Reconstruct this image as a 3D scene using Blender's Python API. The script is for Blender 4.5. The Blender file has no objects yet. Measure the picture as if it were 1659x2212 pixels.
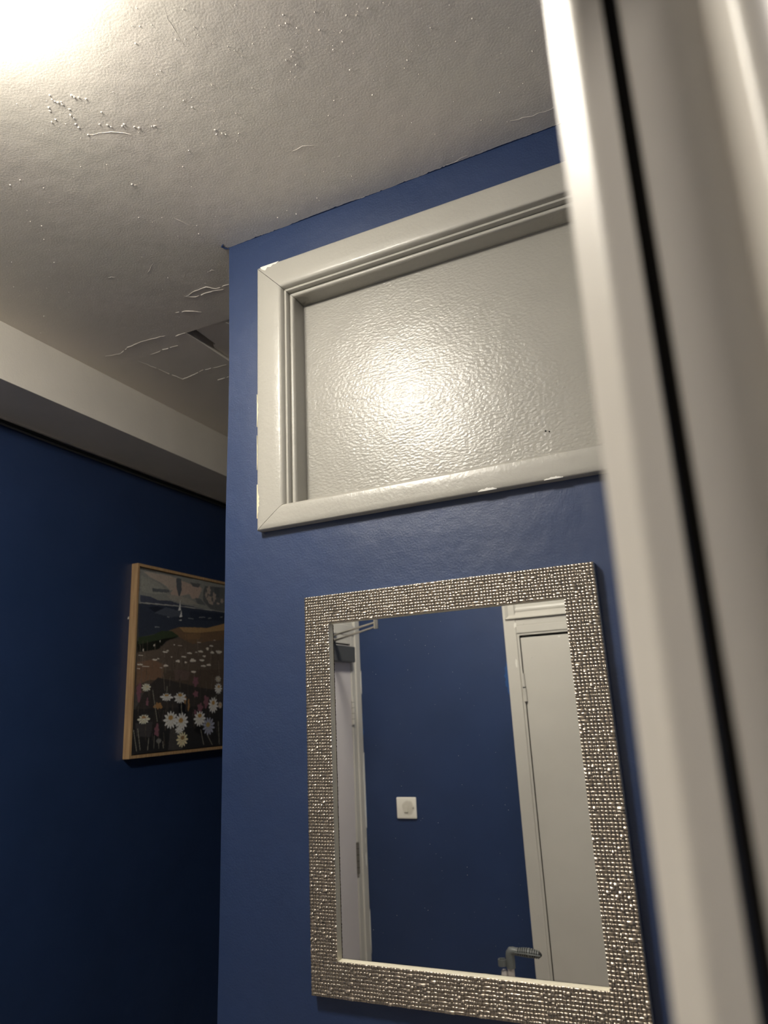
import bpy, bmesh, math, random
import numpy as np
from mathutils import Vector, Matrix

random.seed(7)
rng = np.random.default_rng(7)
SC = bpy.context.scene
COL = SC.collection

# ------------------------------------------------------------------ camera
CAM = Vector((0.8437, -1.1, 1.73))
cam_d = bpy.data.cameras.new('camera')
cam = bpy.data.objects.new('camera', cam_d)
COL.objects.link(cam)
RIGHT = Vector((0.90405, 0.42474, -0.04782))
DOWN = Vector((-0.15609, 0.22392, -0.96203))
FWD = Vector((-0.39791, 0.87719, 0.26873))
m = Matrix.Identity(4)
for i in range(3):
    m[i][0] = RIGHT[i]; m[i][1] = -DOWN[i]; m[i][2] = -FWD[i]; m[i][3] = CAM[i]
cam.matrix_world = m
cam_d.sensor_fit = 'VERTICAL'
cam_d.sensor_height = 36.0
cam_d.sensor_width = 27.0
cam_d.lens = 36.0 * 1529.55 / 2212.0
cam_d.clip_start = 0.02
cam_d.dof.use_dof = True
cam_d.dof.focus_distance = 1.35
cam_d.dof.aperture_fstop = 4.8
SC.camera = cam

# ------------------------------------------------------------------ world, exposure
w = bpy.data.worlds.new('world'); SC.world = w; w.use_nodes = True
w.node_tree.nodes['Background'].inputs[0].default_value = (0.5, 0.5, 0.5, 1)
w.node_tree.nodes['Background'].inputs[1].default_value = 0.02
SC.view_settings.view_transform = 'Standard'
SC.view_settings.look = 'None'
SC.view_settings.gamma = 1.0
SC.view_settings.exposure = 0.08
SC.view_settings.use_curve_mapping = False
LAMP_STRENGTH = 122.0
LAMP_COLOR = (1.0, 0.94, 0.83, 1)
LAMP_POS = (0.070, -0.790)
CEIL = 2.732
# added fill light, unseen in the side room, brightens the doorway post
sl_d = bpy.data.lights.new('added_fill_light', 'AREA'); sl_d.shape = 'DISK'; sl_d.size = 0.30
sl_d.energy = 12.5; sl_d.color = (1.0, 0.93, 0.84)
sl = bpy.data.objects.new('added_fill_light', sl_d); COL.objects.link(sl); sl.location = (1.55, -1.30, 2.69)

# ------------------------------------------------------------------ helpers
ORG = {}

def tag(o, label=None, cat=None, group=None, kind=None):
    if label: o['label'] = label
    if cat: o['category'] = cat
    if group: o['group'] = group
    if kind: o['kind'] = kind
    return o

def empty(name, loc, label=None, cat=None, kind=None):
    o = bpy.data.objects.new(name, None); COL.objects.link(o)
    o.location = loc; o.empty_display_size = 0.05
    ORG[o.name] = Vector(loc)
    return tag(o, label, cat, None, kind)

def mk(name, verts, faces, mat, parent=None, smooth=False, bevel=0.0, seg=2, org=None, fix=True, sharp=35):
    """one mesh object; vertices are given in world coordinates"""
    vs = [Vector(v) for v in verts]
    if parent is not None: o0 = ORG[parent.name]
    elif org is not None: o0 = Vector(org)
    else:
        o0 = sum(vs, Vector()) / len(vs)
    bm = bmesh.new()
    bv = [bm.verts.new(v - o0) for v in vs]
    for f in faces:
        try: bm.faces.new([bv[i] for i in f])
        except ValueError: pass
    if fix: bmesh.ops.recalc_face_normals(bm, faces=bm.faces)
    if bevel > 0:
        bmesh.ops.bevel(bm, geom=[e for e in bm.edges if len(e.link_faces) == 2 and e.calc_face_angle() > 0.5], offset=bevel, segments=seg, affect='EDGES', profile=0.5)
    if smooth:
        for f in bm.faces: f.smooth = True
        for e in bm.edges:
            if len(e.link_faces) == 2 and e.calc_face_angle() > math.radians(sharp): e.smooth = False
    me = bpy.data.meshes.new(name); bm.to_mesh(me); bm.free()
    if mat: me.materials.append(mat)
    o = bpy.data.objects.new(name, me); COL.objects.link(o)
    ORG[o.name] = o0
    if parent is not None: o.parent = parent
    else: o.location = o0
    return o

class G:
    def __init__(s): s.v = []; s.f = []
    def add(s, v, f):
        n = len(s.v); s.v += [tuple(a) for a in v]; s.f += [tuple(i + n for i in q) for q in f]; return s
    def box(s, x0, x1, y0, y1, z0, z1):
        return s.add([(x0,y0,z0),(x1,y0,z0),(x1,y1,z0),(x0,y1,z0),(x0,y0,z1),(x1,y0,z1),(x1,y1,z1),(x0,y1,z1)],
                     [(0,3,2,1),(4,5,6,7),(0,1,5,4),(1,2,6,5),(2,3,7,6),(3,0,4,7)])
    def quad(s, *p): return s.add(p, [tuple(range(len(p)))])
    def tube(s, pts, rad, n=10, cap=True, flat=1.0):
        pts = [Vector(p) for p in pts]; rads = rad if isinstance(rad, (list, tuple)) else [rad] * len(pts)
        base = len(s.v); prev = None
        for i, p in enumerate(pts):
            d = (pts[min(i+1, len(pts)-1)] - pts[max(i-1, 0)]).normalized()
            if prev is None:
                a = Vector((0,0,1)) if abs(d.z) < 0.9 else Vector((1,0,0))
                u = d.cross(a).normalized()
            else: u = (prev - d * prev.dot(d)).normalized()
            prev = u; w2 = d.cross(u)
            for k in range(n):
                t = 2*math.pi*k/n
                s.v.append(tuple(p + u*math.cos(t)*rads[i] + w2*math.sin(t)*rads[i]*flat))
        for i in range(len(pts)-1):
            for k in range(n):
                a = base+i*n+k; b = base+i*n+(k+1) % n
                s.f.append((a, b, b+n, a+n))
        if cap:
            s.f.append(tuple(base+k for k in range(n))[::-1])
            s.f.append(tuple(base+(len(pts)-1)*n+k for k in range(n)))
        return s
    def lathe(s, prof, cx, cy, n=48):
        base = len(s.v)
        for r, z in prof:
            for k in range(n):
                t = 2*math.pi*k/n; s.v.append((cx+r*math.cos(t), cy+r*math.sin(t), z))
        for i in range(len(prof)-1):
            for k in range(n):
                a = base+i*n+k; b = base+i*n+(k+1) % n
                s.f.append((a, b, b+n, a+n))
        s.f.append(tuple(base+k for k in range(n)))
        s.f.append(tuple(base+(len(prof)-1)*n+k for k in range(n)))
        return s
    def prism(s, poly, z0, z1, shear=0.0, zref=0.0):
        n = len(poly); v = []
        for z in (z0, z1):
            for x, y in poly: v.append((x - shear*(zref-z), y, z))
        f = [tuple(range(n))[::-1], tuple(range(n, 2*n))]
        for i in range(n):
            j = (i+1) % n; f.append((i, j, n+j, n+i))
        return s.add(v, f)
    def make(s, name, mat, parent=None, **k): return mk(name, s.v, s.f, mat, parent, **k)

def rails(outer, inner, profile, mapf, gap=0.0004):
    """four mitred frame members (left, top, right, bottom); profile = closed loop of (t, depth), t 0 outer .. 1 inner"""
    ox0, ox1, oz0, oz1 = outer; ix0, ix1, iz0, iz1 = inner
    O = [(ox0, oz0), (ox0, oz1), (ox1, oz1), (ox1, oz0)]
    I = [(ix0, iz0), (ix0, iz1), (ix1, iz1), (ix1, iz0)]
    out = []
    for k in range(4):
        g = G(); n = len(profile); v = []
        a, b = k, (k+1) % 4
        dx = O[b][0]-O[a][0]; dz = O[b][1]-O[a][1]; L = math.hypot(dx, dz); dx /= L; dz /= L
        for c, sg in ((a, 1), (b, -1)):
            for t, d in profile:
                x = O[c][0]+(I[c][0]-O[c][0])*t + dx*sg*gap; z = O[c][1]+(I[c][1]-O[c][1])*t + dz*sg*gap
                v.append(mapf(x, z, d))
        f = [tuple(range(n)), tuple(range(n, 2*n))]
        for i in range(n):
            j = (i+1) % n; f.append((i, j, n+j, n+i))
        out.append(g.add(v, f))
    return out

# ------------------------------------------------------------------ materials
def mat(name, col, rough=0.5, metal=0.0, bumps=(), var=0.0, vscale=8.0, spec=0.5, col2=None, cscale=3.0, coat=0.0, rvar=0.0):
    """bumps: list of (noise scale, distance m, detail, optional stretch)"""
    mt = bpy.data.materials.new(name); mt.use_nodes = True
    nt = mt.node_tree; N = nt.nodes; Lk = nt.links
    b = N['Principled BSDF']
    b.inputs['Base Color'].default_value = (*col, 1)
    b.inputs['Roughness'].default_value = rough
    b.inputs['Metallic'].default_value = metal
    b.inputs['Specular IOR Level'].default_value = spec
    if coat: b.inputs['Coat Weight'].default_value = coat
    tc = N.new('ShaderNodeTexCoord')
    prev = None
    for bp in bumps:
        s, d, det = bp[:3]
        tx = N.new('ShaderNodeTexNoise'); tx.inputs['Scale'].default_value = s; tx.inputs['Detail'].default_value = det
        tx.inputs['Roughness'].default_value = 0.55
        if len(bp) > 3:
            mp = N.new('ShaderNodeMapping'); mp.inputs['Scale'].default_value = bp[3]
            Lk.new(tc.outputs['Object'], mp.inputs[0]); Lk.new(mp.outputs[0], tx.inputs['Vector'])
        else: Lk.new(tc.outputs['Object'], tx.inputs['Vector'])
        bn = N.new('ShaderNodeBump'); bn.inputs['Strength'].default_value = 1.0; bn.inputs['Distance'].default_value = d
        Lk.new(tx.outputs[0], bn.inputs['Height'])
        if prev: Lk.new(prev.outputs[0], bn.inputs['Normal'])
        prev = bn
    if prev: Lk.new(prev.outputs[0], b.inputs['Normal'])
    if col2 is not None or var:
        tx = N.new('ShaderNodeTexNoise'); tx.inputs['Scale'].default_value = cscale if col2 is not None else vscale
        tx.inputs['Detail'].default_value = 4
        Lk.new(tc.outputs['Object'], tx.inputs['Vector'])
        rp = N.new('ShaderNodeValToRGB')
        c2 = col2 if col2 is not None else tuple(c*(1-var) for c in col)
        rp.color_ramp.elements[0].position = 0.35; rp.color_ramp.elements[1].position = 0.65
        rp.color_ramp.elements[0].color = (*c2, 1); rp.color_ramp.elements[1].color = (*col, 1)
        Lk.new(tx.outputs[0], rp.inputs[0]); Lk.new(rp.outputs[0], b.inputs['Base Color'])
    if rvar:
        tx = N.new('ShaderNodeTexNoise'); tx.inputs['Scale'].default_value = 5; tx.inputs['Detail'].default_value = 3
        Lk.new(tc.outputs['Object'], tx.inputs['Vector'])
        mr = N.new('ShaderNodeMapRange'); mr.inputs[3].default_value = rough-rvar; mr.inputs[4].default_value = rough+rvar
        Lk.new(tx.outputs[0], mr.inputs[0]); Lk.new(mr.outputs[0], b.inputs['Roughness'])
    return mt

BLUE = (0.019, 0.041, 0.116)
M_BLUE = mat('navy_wall_paint', BLUE, 0.40, spec=0.75, bumps=((9, 0.003, 3), (280, 0.00032, 2), (60, 0.0002, 3)), col2=(0.017, 0.037, 0.104), cscale=4, rvar=0.06)
M_BLUE2 = mat('navy_wall_paint_rear', BLUE, 0.5, bumps=((260, 0.0005, 2), (9, 0.002, 3)), col2=(0.017, 0.037, 0.104), cscale=5)
M_CEIL = mat('ceiling_paint', (0.88, 0.81, 0.735), 0.75, bumps=((5, 0.0025, 3), (40, 0.0003, 4), (260, 0.00036, 3)), col2=(0.86, 0.81, 0.72), cscale=3)
M_SOFF = mat('boxing_paint', (0.80, 0.755, 0.675), 0.38, bumps=((8, 0.003, 3), (200, 0.0004, 2)), var=0.05)
M_TRIM = mat('grey_gloss_paint', (0.42, 0.405, 0.362), 0.32, bumps=((7, 0.002, 3), (160, 0.0005, 3, (1, 1, 1)), (30, 0.0005, 3)), var=0.04)
M_POST = mat('pale_grey_post_paint', (0.66, 0.625, 0.57), 0.40, bumps=((7, 0.001, 3),), var=0.03)
M_PANEL = mat('grey_gloss_panel_paint', (0.35, 0.338, 0.302), 0.31, bumps=((190, 0.00075, 0.6, (0.75, 1, 1.25)), (420, 0.00015, 0), (9, 0.002, 2)), var=0.04)
M_DOOR = mat('pale_door_paint', (0.60, 0.575, 0.52), 0.38, bumps=((6, 0.002, 2), (120, 0.0002, 2)), var=0.04)
M_DOORL = mat('lilac_grey_door_paint', (0.66, 0.62, 0.62), 0.45, bumps=((6, 0.002, 2),), var=0.04)
M_WHITE = mat('bare_white_plaster', (0.80, 0.78, 0.72), 0.7, bumps=((120, 0.0005, 3),))
M_CREAM = mat('old_cream_paint', (0.78, 0.72, 0.50), 0.6)
M_DARK = mat('dark_void', (0.012, 0.011, 0.010), 0.9)
M_BLACK = mat('black_cable_sheath', (0.016, 0.016, 0.015), 0.55)
M_GREYC = mat('dark_grey_cable_sheath', (0.10, 0.10, 0.095), 0.5)
M_SILV = mat('champagne_silver_leaf', (0.41, 0.355, 0.295), 0.24, metal=0.82, bumps=((900, 0.00005, 2),), var=0.25, vscale=120)
M_LIP = mat('pale_gold_lip', (0.86, 0.80, 0.64), 0.35, metal=0.3)
M_STEEL = mat('satin_steel', (0.55, 0.52, 0.46), 0.3, metal=1.0)
M_DSTEEL = mat('tarnished_steel', (0.30, 0.28, 0.25), 0.4, metal=0.9)
M_CLOSER = mat('graphite_closer_casing', (0.075, 0.078, 0.080), 0.45, bumps=((40, 0.0005, 2),), var=0.2)
M_GRIP = mat('grey_moulded_plastic', (0.17, 0.18, 0.175), 0.4)
M_RUB = mat('black_rubber', (0.012, 0.012, 0.012), 0.6)
M_POLE = mat('silver_white_tube', (0.72, 0.66, 0.62), 0.3, metal=0.3)
M_FLOOR = mat('floor_laminate', (0.78, 0.71, 0.62), 0.45, var=0.25, vscale=6)
M_SIDE = mat('side_room_paint', (0.80, 0.78, 0.74), 0.7)

def mat_glass():
    mt = bpy.data.materials.new('silvered_mirror'); mt.use_nodes = True
    b = mt.node_tree.nodes['Principled BSDF']
    b.inputs['Base Color'].default_value = (0.90, 0.91, 0.90, 1); b.inputs['Metallic'].default_value = 1.0
    b.inputs['Roughness'].default_value = 0.0
    return mt
M_GLASS = mat_glass()

def mat_emit():
    mt = bpy.data.materials.new('lit_opal_diffuser'); mt.use_nodes = True
    nt = mt.node_tree; nt.nodes.clear()
    e = nt.nodes.new('ShaderNodeEmission'); o = nt.nodes.new('ShaderNodeOutputMaterial')
    e.inputs[0].default_value = LAMP_COLOR; e.inputs[1].default_value = LAMP_STRENGTH
    nt.links.new(e.outputs[0], o.inputs[0]); return mt
M_EMIT = mat_emit()

def mat_oak():
    mt = bpy.data.materials.new('light_oak'); mt.use_nodes = True
    nt = mt.node_tree; b = nt.nodes['Principled BSDF']; b.inputs['Roughness'].default_value = 0.5
    tc = nt.nodes.new('ShaderNodeTexCoord'); mp = nt.nodes.new('ShaderNodeMapping'); mp.inputs['Scale'].default_value = (90, 90, 4)
    tx = nt.nodes.new('ShaderNodeTexNoise'); tx.inputs['Scale'].default_value = 2.0; tx.inputs['Detail'].default_value = 5
    rp = nt.nodes.new('ShaderNodeValToRGB')
    rp.color_ramp.elements[0].color = (0.38, 0.23, 0.115, 1); rp.color_ramp.elements[1].color = (0.62, 0.42, 0.22, 1)
    rp.color_ramp.elements[0].position = 0.3; rp.color_ramp.elements[1].position = 0.7
    nt.links.new(tc.outputs['Object'], mp.inputs[0]); nt.links.new(mp.outputs[0], tx.inputs['Vector'])
    nt.links.new(tx.outputs[0], rp.inputs[0]); nt.links.new(rp.outputs[0], b.inputs['Base Color']); return mt
M_OAK = mat_oak()

def mat_art():
    mt = bpy.data.materials.new('printed_canvas'); mt.use_nodes = True
    nt = mt.node_tree; b = nt.nodes['Principled BSDF']; b.inputs['Roughness'].default_value = 0.55
    a = nt.nodes.new('ShaderNodeVertexColor'); a.layer_name = 'print'
    nt.links.new(a.outputs[0], b.inputs['Base Color']); return mt
M_ART = mat_art()

def mat_switch():
    mt = bpy.data.materials.new('white_switch_plastic'); mt.use_nodes = True
    nt = mt.node_tree; b = nt.nodes['Principled BSDF']; b.inputs['Roughness'].default_value = 0.35
    tc = nt.nodes.new('ShaderNodeTexCoord'); mp = nt.nodes.new('ShaderNodeMapping')
    mp.inputs['Location'].default_value = (-0.008, 0, 0.0)
    mp.inputs['Scale'].default_value = (1, 0.0, 1)
    ln = nt.nodes.new('ShaderNodeVectorMath'); ln.operation = 'LENGTH'
    ns = nt.nodes.new('ShaderNodeTexNoise'); ns.inputs['Scale'].default_value = 60
    ad = nt.nodes.new('ShaderNodeMath'); ad.operation = 'MULTIPLY_ADD'; ad.inputs[1].default_value = 0.012
    rp = nt.nodes.new('ShaderNodeValToRGB')
    rp.color_ramp.elements[0].position = 0.030; rp.color_ramp.elements[0].color = (0.70, 0.66, 0.57, 1)
    rp.color_ramp.elements[1].position = 0.034; rp.color_ramp.elements[1].color = (0.93, 0.89, 0.80, 1)
    nt.links.new(tc.outputs['Object'], mp.inputs[0]); nt.links.new(mp.outputs[0], ln.inputs[0])
    nt.links.new(tc.outputs['Object'], ns.inputs['Vector'])
    nt.links.new(ns.outputs[0], ad.inputs[0]); nt.links.new(ln.outputs['Value'], ad.inputs[2])
    nt.links.new(ad.outputs[0], rp.inputs[0]); nt.links.new(rp.outputs[0], b.inputs['Base Color']); return mt
M_SWITCH = mat_switch()

# ------------------------------------------------------------------ room shell
XL, XE = -0.8963, 2.2           # hall left wall, side room far wall
YB, YF = -1.752, 3.0            # rear wall, hall end
X0, X1 = XL, XE
tag(G().box(XL-.1, XE+.1, YB-.1, YF+.1, -0.05, 0.0).make('floor', M_FLOOR), 'floor', kind='structure')

# ceiling with a broken access hatch opening
HX0, HX1, HY0, HY1, HYS = -0.3204, -0.006, 0.2388, 0.62, 0.338
g = G(); T = 0.10
for a in ((XL-.1, HX0, YB-.1, YF+.1), (HX1, XE+.1, YB-.1, YF+.1), (HX0, HX1, YB-.1, HY0), (HX0, HX1, HY1, YF+.1)):
    x0, x1, y0, y1 = a
    g.quad((x0,y0,CEIL), (x0,y1,CEIL), (x1,y1,CEIL), (x1,y0,CEIL))
    g.quad((x0,y0,CEIL+T), (x1,y0,CEIL+T), (x1,y1,CEIL+T), (x0,y1,CEIL+T))
for (xa, ya, xb, yb) in ((HX0,HY0,HX1,HY0), (HX1,HY0,HX1,HY1), (HX1,HY1,HX0,HY1), (HX0,HY1,HX0,HY0)):
    g.quad((xa,ya,CEIL), (xb,yb,CEIL), (xb,yb,CEIL+T), (xa,ya,CEIL+T))
ceiling = tag(g.make('ceiling', M_CEIL, fix=False, org=(0, 0, CEIL)), 'uneven cracked off-white plaster ceiling', kind='structure')
zp = CEIL + 0.010
poly = [(-0.2995, HY0+.002), (HX1-.001, HY0+.002), (HX1-.001, HY1-.001), (HX0+.001, HY1-.001), (HX0+.001, HYS+.018), (-0.312, HYS+.004), (-0.303, HYS)]
G().prism(poly, zp, zp+.012).make('hatch_panel', M_CEIL, ceiling)
G().box(HX0-.02, HX1+.02, HY0-.02, HY1+.02, CEIL+T, CEIL+T+.01).make('void_cover', M_DARK, ceiling)

# front wall (carries mirror and transom), free left corner slightly wavy
OX0, OX1, OZ0, OZ1 = 0.1425, 0.7700, 2.1150, 2.5800   # casing inner edge
EDGE = [(0.0, -0.006), (0.6, -0.006), (1.2, -0.0045), (1.4, -0.002), (1.6, -0.001), (1.85, 0.0), (2.0, 0.0005), (2.1, 0.0000), (2.17, 0.0008), (2.25, 0.0022), (2.33, 0.0036), (2.42, 0.0042), (2.52, 0.0032), (2.62, 0.0018), (CEIL, 0.0)]
g = G()
for (za, xa), (zb, xb) in zip(EDGE, EDGE[1:]):
    g.quad((xa,0,za), (.12,0,za), (.12,0,zb), (xb,0,zb))
    g.quad((xa,0,za), (xb,0,zb), (0,.06,zb), (0,.06,za))
g.quad((0,.06,0), (0,.06,CEIL), (0,YF,CEIL), (0,YF,0))
g.quad((.12,0,0), (.79,0,0), (.79,0,2.10), (.12,0,2.10))
g.quad((.12,0,2.60), (.79,0,2.60), (.79,0,CEIL), (.12,0,CEIL))
g.quad((.79,0,0), (XE,0,0), (XE,0,CEIL), (.79,0,CEIL))
g.add([(.12,0,2.10),(.79,0,2.10),(.79,.12,2.10),(.12,.12,2.10),(.12,0,2.60),(.79,0,2.60),(.79,.12,2.60),(.12,.12,2.60)],
      [(0,1,2,3),(4,7,6,5),(0,3,7,4),(1,5,6,2)])
wall_front = tag(g.make('wall_front', M_BLUE, fix=False, org=(0, 0, 0)), 'navy painted wall with free left corner', kind='structure')
# ragged line of navy paint cut in on the ceiling
n = 260; xs = np.linspace(-0.002, 0.83, n); d = []
k = 0.0012
for i in range(n):
    k += random.uniform(-.0006, .0006); k = min(max(k, .0003), .0030)
    d.append(k + (random.random() < .12) * random.uniform(0, .0022))
g = G()
for i in range(n-1):
    g.quad((xs[i],0,CEIL-.0004), (xs[i+1],0,CEIL-.0004), (xs[i+1],-d[i+1],CEIL-.0004), (xs[i],-d[i],CEIL-.0004))
    g.quad((xs[i],-d[i],CEIL-.0004), (xs[i+1],-d[i+1],CEIL-.0004), (xs[i+1],-d[i+1],CEIL), (xs[i],-d[i],CEIL))
g.make('paint_edge', M_BLUE, wall_front, fix=False)
G().tube([(-.004,-.016,CEIL), (-.010,-.013,CEIL-.002), (-.006,-.005,CEIL-.003), (.001,0,CEIL-.004)], [.0012,.0022,.0022,.001], 6).make('paint_drip', M_BLUE, wall_front, smooth=True)

tag(G().box(XL-.1, XL, -.85, YF+.1, 0, CEIL).make('wall_left', M_BLUE, org=(XL, 0, 0)), 'dark navy hall wall carrying the painting', kind='structure')
g = G(); g.add([(XL, .6590, 2.056), (XL, .6650, 2.057), (XL, .6640, 2.066), (XL, .6610, 2.063), (XL+.001, .6600, 2.057), (XL+.001, .6645, 2.058), (XL+.001, .6635, 2.064), (XL+.001, .6615, 2.062)],
    [(4,5,6,7),(0,1,5,4),(1,2,6,5),(2,3,7,6),(3,0,4,7)])
g.make('bare_patch', M_WHITE, bpy.data.objects['wall_left'])
tag(G().box(XL, 0, YF, YF+.1, 0, CEIL).make('wall_end', M_BLUE), 'navy wall at the end of the hall', kind='structure')
g = G().box(XL-.1, -.612, YB, -.85, 0, CEIL)
tag(g.make('wall_left_near', M_BLUE2, org=(-.612, YB, 0)), 'navy wall around the grey door with a closer', kind='structure')
tag(G().box(XL-.1, XE+.1, YB-.1, YB, 0, CEIL).make('wall_back', M_BLUE2, org=(0, YB, 0)), 'navy wall seen in the mirror', kind='structure')
tag(G().box(XE, XE+.1, YB, .1, 0, CEIL).make('wall_far_right', M_SIDE), 'plain wall of the side room', kind='structure')
M_TOUCH = mat('brighter_blue_touch_up', (0.018, 0.075, 0.230), 0.5)
def touch(pts):
    g = G(); n = len(pts); w_ = bpy.data.objects['wall_back']
    g.add([(x, YB, z) for x, z in pts]+[(x, YB+.0003, z) for x, z in pts], [tuple(range(n, 2*n))]+[(i, (i+1) % n, n+(i+1) % n, n+i) for i in range(n)])
    g.make('touch_up', M_TOUCH, w_)
def strip_touch(xe, sgn, z0, z1, wmax, n=18):
    P = [(xe, z0), (xe, z1)]
    for i in range(n+1):
        q = i/n; P.append((xe+sgn*wmax*(.15+.85*math.sin(math.pi*q)**.7)*random.uniform(.55, 1), z1+(z0-z1)*q))
    touch(P)
strip_touch(-.611, 1, 1.56, 1.76, .022); strip_touch(-.611, 1, 1.86, 1.95, .010); strip_touch(-.600, 1, 1.20, 1.52, .010)
strip_touch(.0665, -1, 1.76, 1.90, .020); strip_touch(.0665, -1, .92, 1.02, .007)
g = G().box(.832, .93, -.862, 0, 0, CEIL).box(.832, .93, YB, -.862, 2.06, CEIL)
tag(g.make('wall_right', M_BLUE, org=(.832, 0, 0)), 'partition wall beside the doorway', kind='structure')

# boxed-in beam under the ceiling along the hall
BX, BZ = -0.6834, 2.577
b = G().box(XL, BX, -.85, YF, BZ, CEIL).make('trim_1', M_SOFF, org=(BX, 0, BZ), bevel=.0012)
tag(b, 'painted boxing along top of hall wall', kind='structure')
G().box(XL, -.8815, -.85, YF, BZ-.0045, BZ).make('cover_strip', M_SOFF, b)

# ------------------------------------------------------------------ boarded transom (window_1)
win = empty('window_1', (.45, 0, 2.069), 'grey boarded transom with moulded frame above the mirror', None, 'structure')
mp = lambda x, z, d: (x, d, z)
casing_prof = [(0, 0.0), (0, -.0145), (.025, -.0160), (.06, -.0167), (.25, -.0171), (.60, -.0171), (.86, -.0163), (.93, -.0145), (.965, -.0120), (1.0, -.0060), (1.0, 0.0)]
for g in rails((.0857, .829, 2.0678, 2.6398), (.1448, .7680, 2.1137, 2.5770), casing_prof, mp, gap=.0006):
    g.make('casing', M_TRIM, win, smooth=True, sharp=50)
# lining: flat edge, step back, rounded bead, deep reveal
def inset(o): return (.1448+o, .7680-o, 2.1137+o*.25, 2.5770-o)
def prof(pts):   # (offset inwards, depth) -> normalised to inset 0.0155
    return [(o/.0155, d) for o, d in pts]
lin = prof([(-.016, .002), (0, -.004), (.0042, -.004), (.0050, -.003), (.0052, .0085), (.0060, .0090), (.0072, .0068), (.0090, .0060), (.0118, .0068), (.0138, .0095), (.0148, .0140), (.0155, .0560), (-.016, .0560)])
for g in rails(inset(0), inset(.0155), lin, mp):
    g.make('lining', M_TRIM, win, smooth=True, sharp=50)
G().box(.13, .79, .0470, .062, 2.10, 2.60).make('panel', M_PANEL, win)
# nail holes and flakes on the frame
G().tube([(.6337,.0471,2.1746), (.6337,.0465,2.1746)], .0017, 8).tube([(.6398,.0471,2.1724), (.6398,.0465,2.1724)], .0015, 8).make('nail_holes', M_DARK, win)
def flake(name, pts, y, mt, par, mapf=None, th=.0007):
    g = G(); n = len(pts)
    f = mapf or (lambda a, b, d: (a, y-d, b))
    g.add([f(a, b, 0) for a, b in pts]+[f(a, b, th) for a, b in pts], [tuple(range(n)), tuple(range(n, 2*n))]+[(i, (i+1) % n, n+(i+1) % n, n+i) for i in range(n)])
    return g.make(name, mt, par)
def rag(x0, x1, z0, z1, n, jx, jz):
    """ragged upright or lying strip outline"""
    P = []
    for i in range(n+1):
        t = i/n
        P.append((x0+(x1-x0)*t, z0+random.uniform(-jz, jz)))
    for i in range(n, -1, -1):
        t = i/n
        P.append((x0+(x1-x0)*t+random.uniform(-jx, jx), z1+random.uniform(-jz, jz)))
    return P
def chip_low(x0, x1, zb, h, n=14):
    up = [(x0+(x1-x0)*i/n, zb+h*(.25+.75*math.sin(math.pi*min(max(i/n, .04), .96)))*random.uniform(.55, 1.0)) for i in range(n+1)]
    return [(x1, zb), (x0, zb)] + up
def chip_side(xb, z0, z1, w_, n=16):
    s = [(xb+w_*(.2+.8*math.sin(math.pi*min(max(i/n, .03), .97)))*random.uniform(.45, 1.0), z0+(z1-z0)*i/n) for i in range(n+1)]
    return [(xb, z1), (xb, z0)] + s
flake('paint_chip', chip_low(.524, .556, 2.0681, .0062), -.0158, M_WHITE, win, th=.0013)
flake('paint_chip', chip_low(.634, .664, 2.0681, .0046), -.0158, M_WHITE, win, th=.0013)
flake('paint_chip', chip_side(.0859, 2.092, 2.160, .0062), -.0155, M_CREAM, win, th=.0014)
flake('paint_chip', chip_side(.0859, 2.280, 2.350, .0036), -.0155, M_CREAM, win, th=.0014)
flake('paint_chip', chip_side(.0859, 2.190, 2.262, .0022), -.0155, M_CREAM, win, th=.0014)
flake('paint_chip', [(.094, 2.6395), (.140, 2.6395), (.133, 2.6350), (.126, 2.6362), (.120, 2.6320), (.112, 2.6345), (.107, 2.6280), (.103, 2.6300), (.098, 2.6335)], -.0158, M_WHITE, win, th=.0013)

# ------------------------------------------------------------------ wall mirror with mosaic frame
MX0, MX1, MZ0, MZ1 = .1865, .6925, 1.3080, 1.9300
IX0, IX1, IZ0, IZ1 = .2343, .6428, 1.3588, 1.8798
mir = empty('wall_mirror', ((MX0+MX1)/2, 0, MZ0), 'rectangular wall mirror in champagne silver mosaic frame on the navy wall', 'mirror')
YT = -.0135
fp = [(0, -.0005), (0, YT+.0008), (.02, YT), (.965, YT), (.985, YT+.0006), (1.0, YT+.002), (1.006, YT+.0050), (1.012, YT+.0080), (1.012, -.0005)]
FR = rails((MX0, MX1, MZ0, MZ1), (IX0, IX1, IZ0, IZ1), fp, mp, gap=.0002)
frames = []
for g in FR:
    o = g.make('frame_rail', M_LIP, mir); frames.append(o)
def side_of(x, z):
    c = [ (x-MX0)/(IX0-MX0), (MZ1-z)/(MZ1-IZ1), (MX1-x)/(MX1-IX1), (z-MZ0)/(IZ0-MZ0) ]
    k = min(range(4), key=lambda i: c[i])
    return k if c[k] < 1.0 else None
TG = [G() for _ in range(4)]
PZ = 0.00505
TP = ((0.0, -.15), (.05, .70), (.18, 1.0), (.60, 1.0), (.80, .80), (.93, .42), (1.0, -.15))
def tile(g, x0, x1, z0, z1, h, tx, tz):
    cx, cz = (x0+x1)/2, (z0+z1)/2
    x0 += .00016; x1 -= .00016; z0 += .00012; z1 -= .00010
    v = []
    for x, e in ((x0, .82), (x0+.00034, 1), (x1-.00034, 1), (x1, .82)):
        for q, d in TP:
            z = z0+(z1-z0)*q
            y = YT-.0002-h*d*(e if d > 0 else 1)+((z-cz)*tx+(x-cx)*tz)*(1 if d > .3 else 0)
            v.append((x, min(y, YT), z))
    n = len(TP); f = []
    for c in range(3):
        for s in range(n-1):
            f.append((c*n+s, c*n+s+1, (c+1)*n+s+1, (c+1)*n+s))
    g.add(v, f)
rr = random.Random(20)
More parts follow.
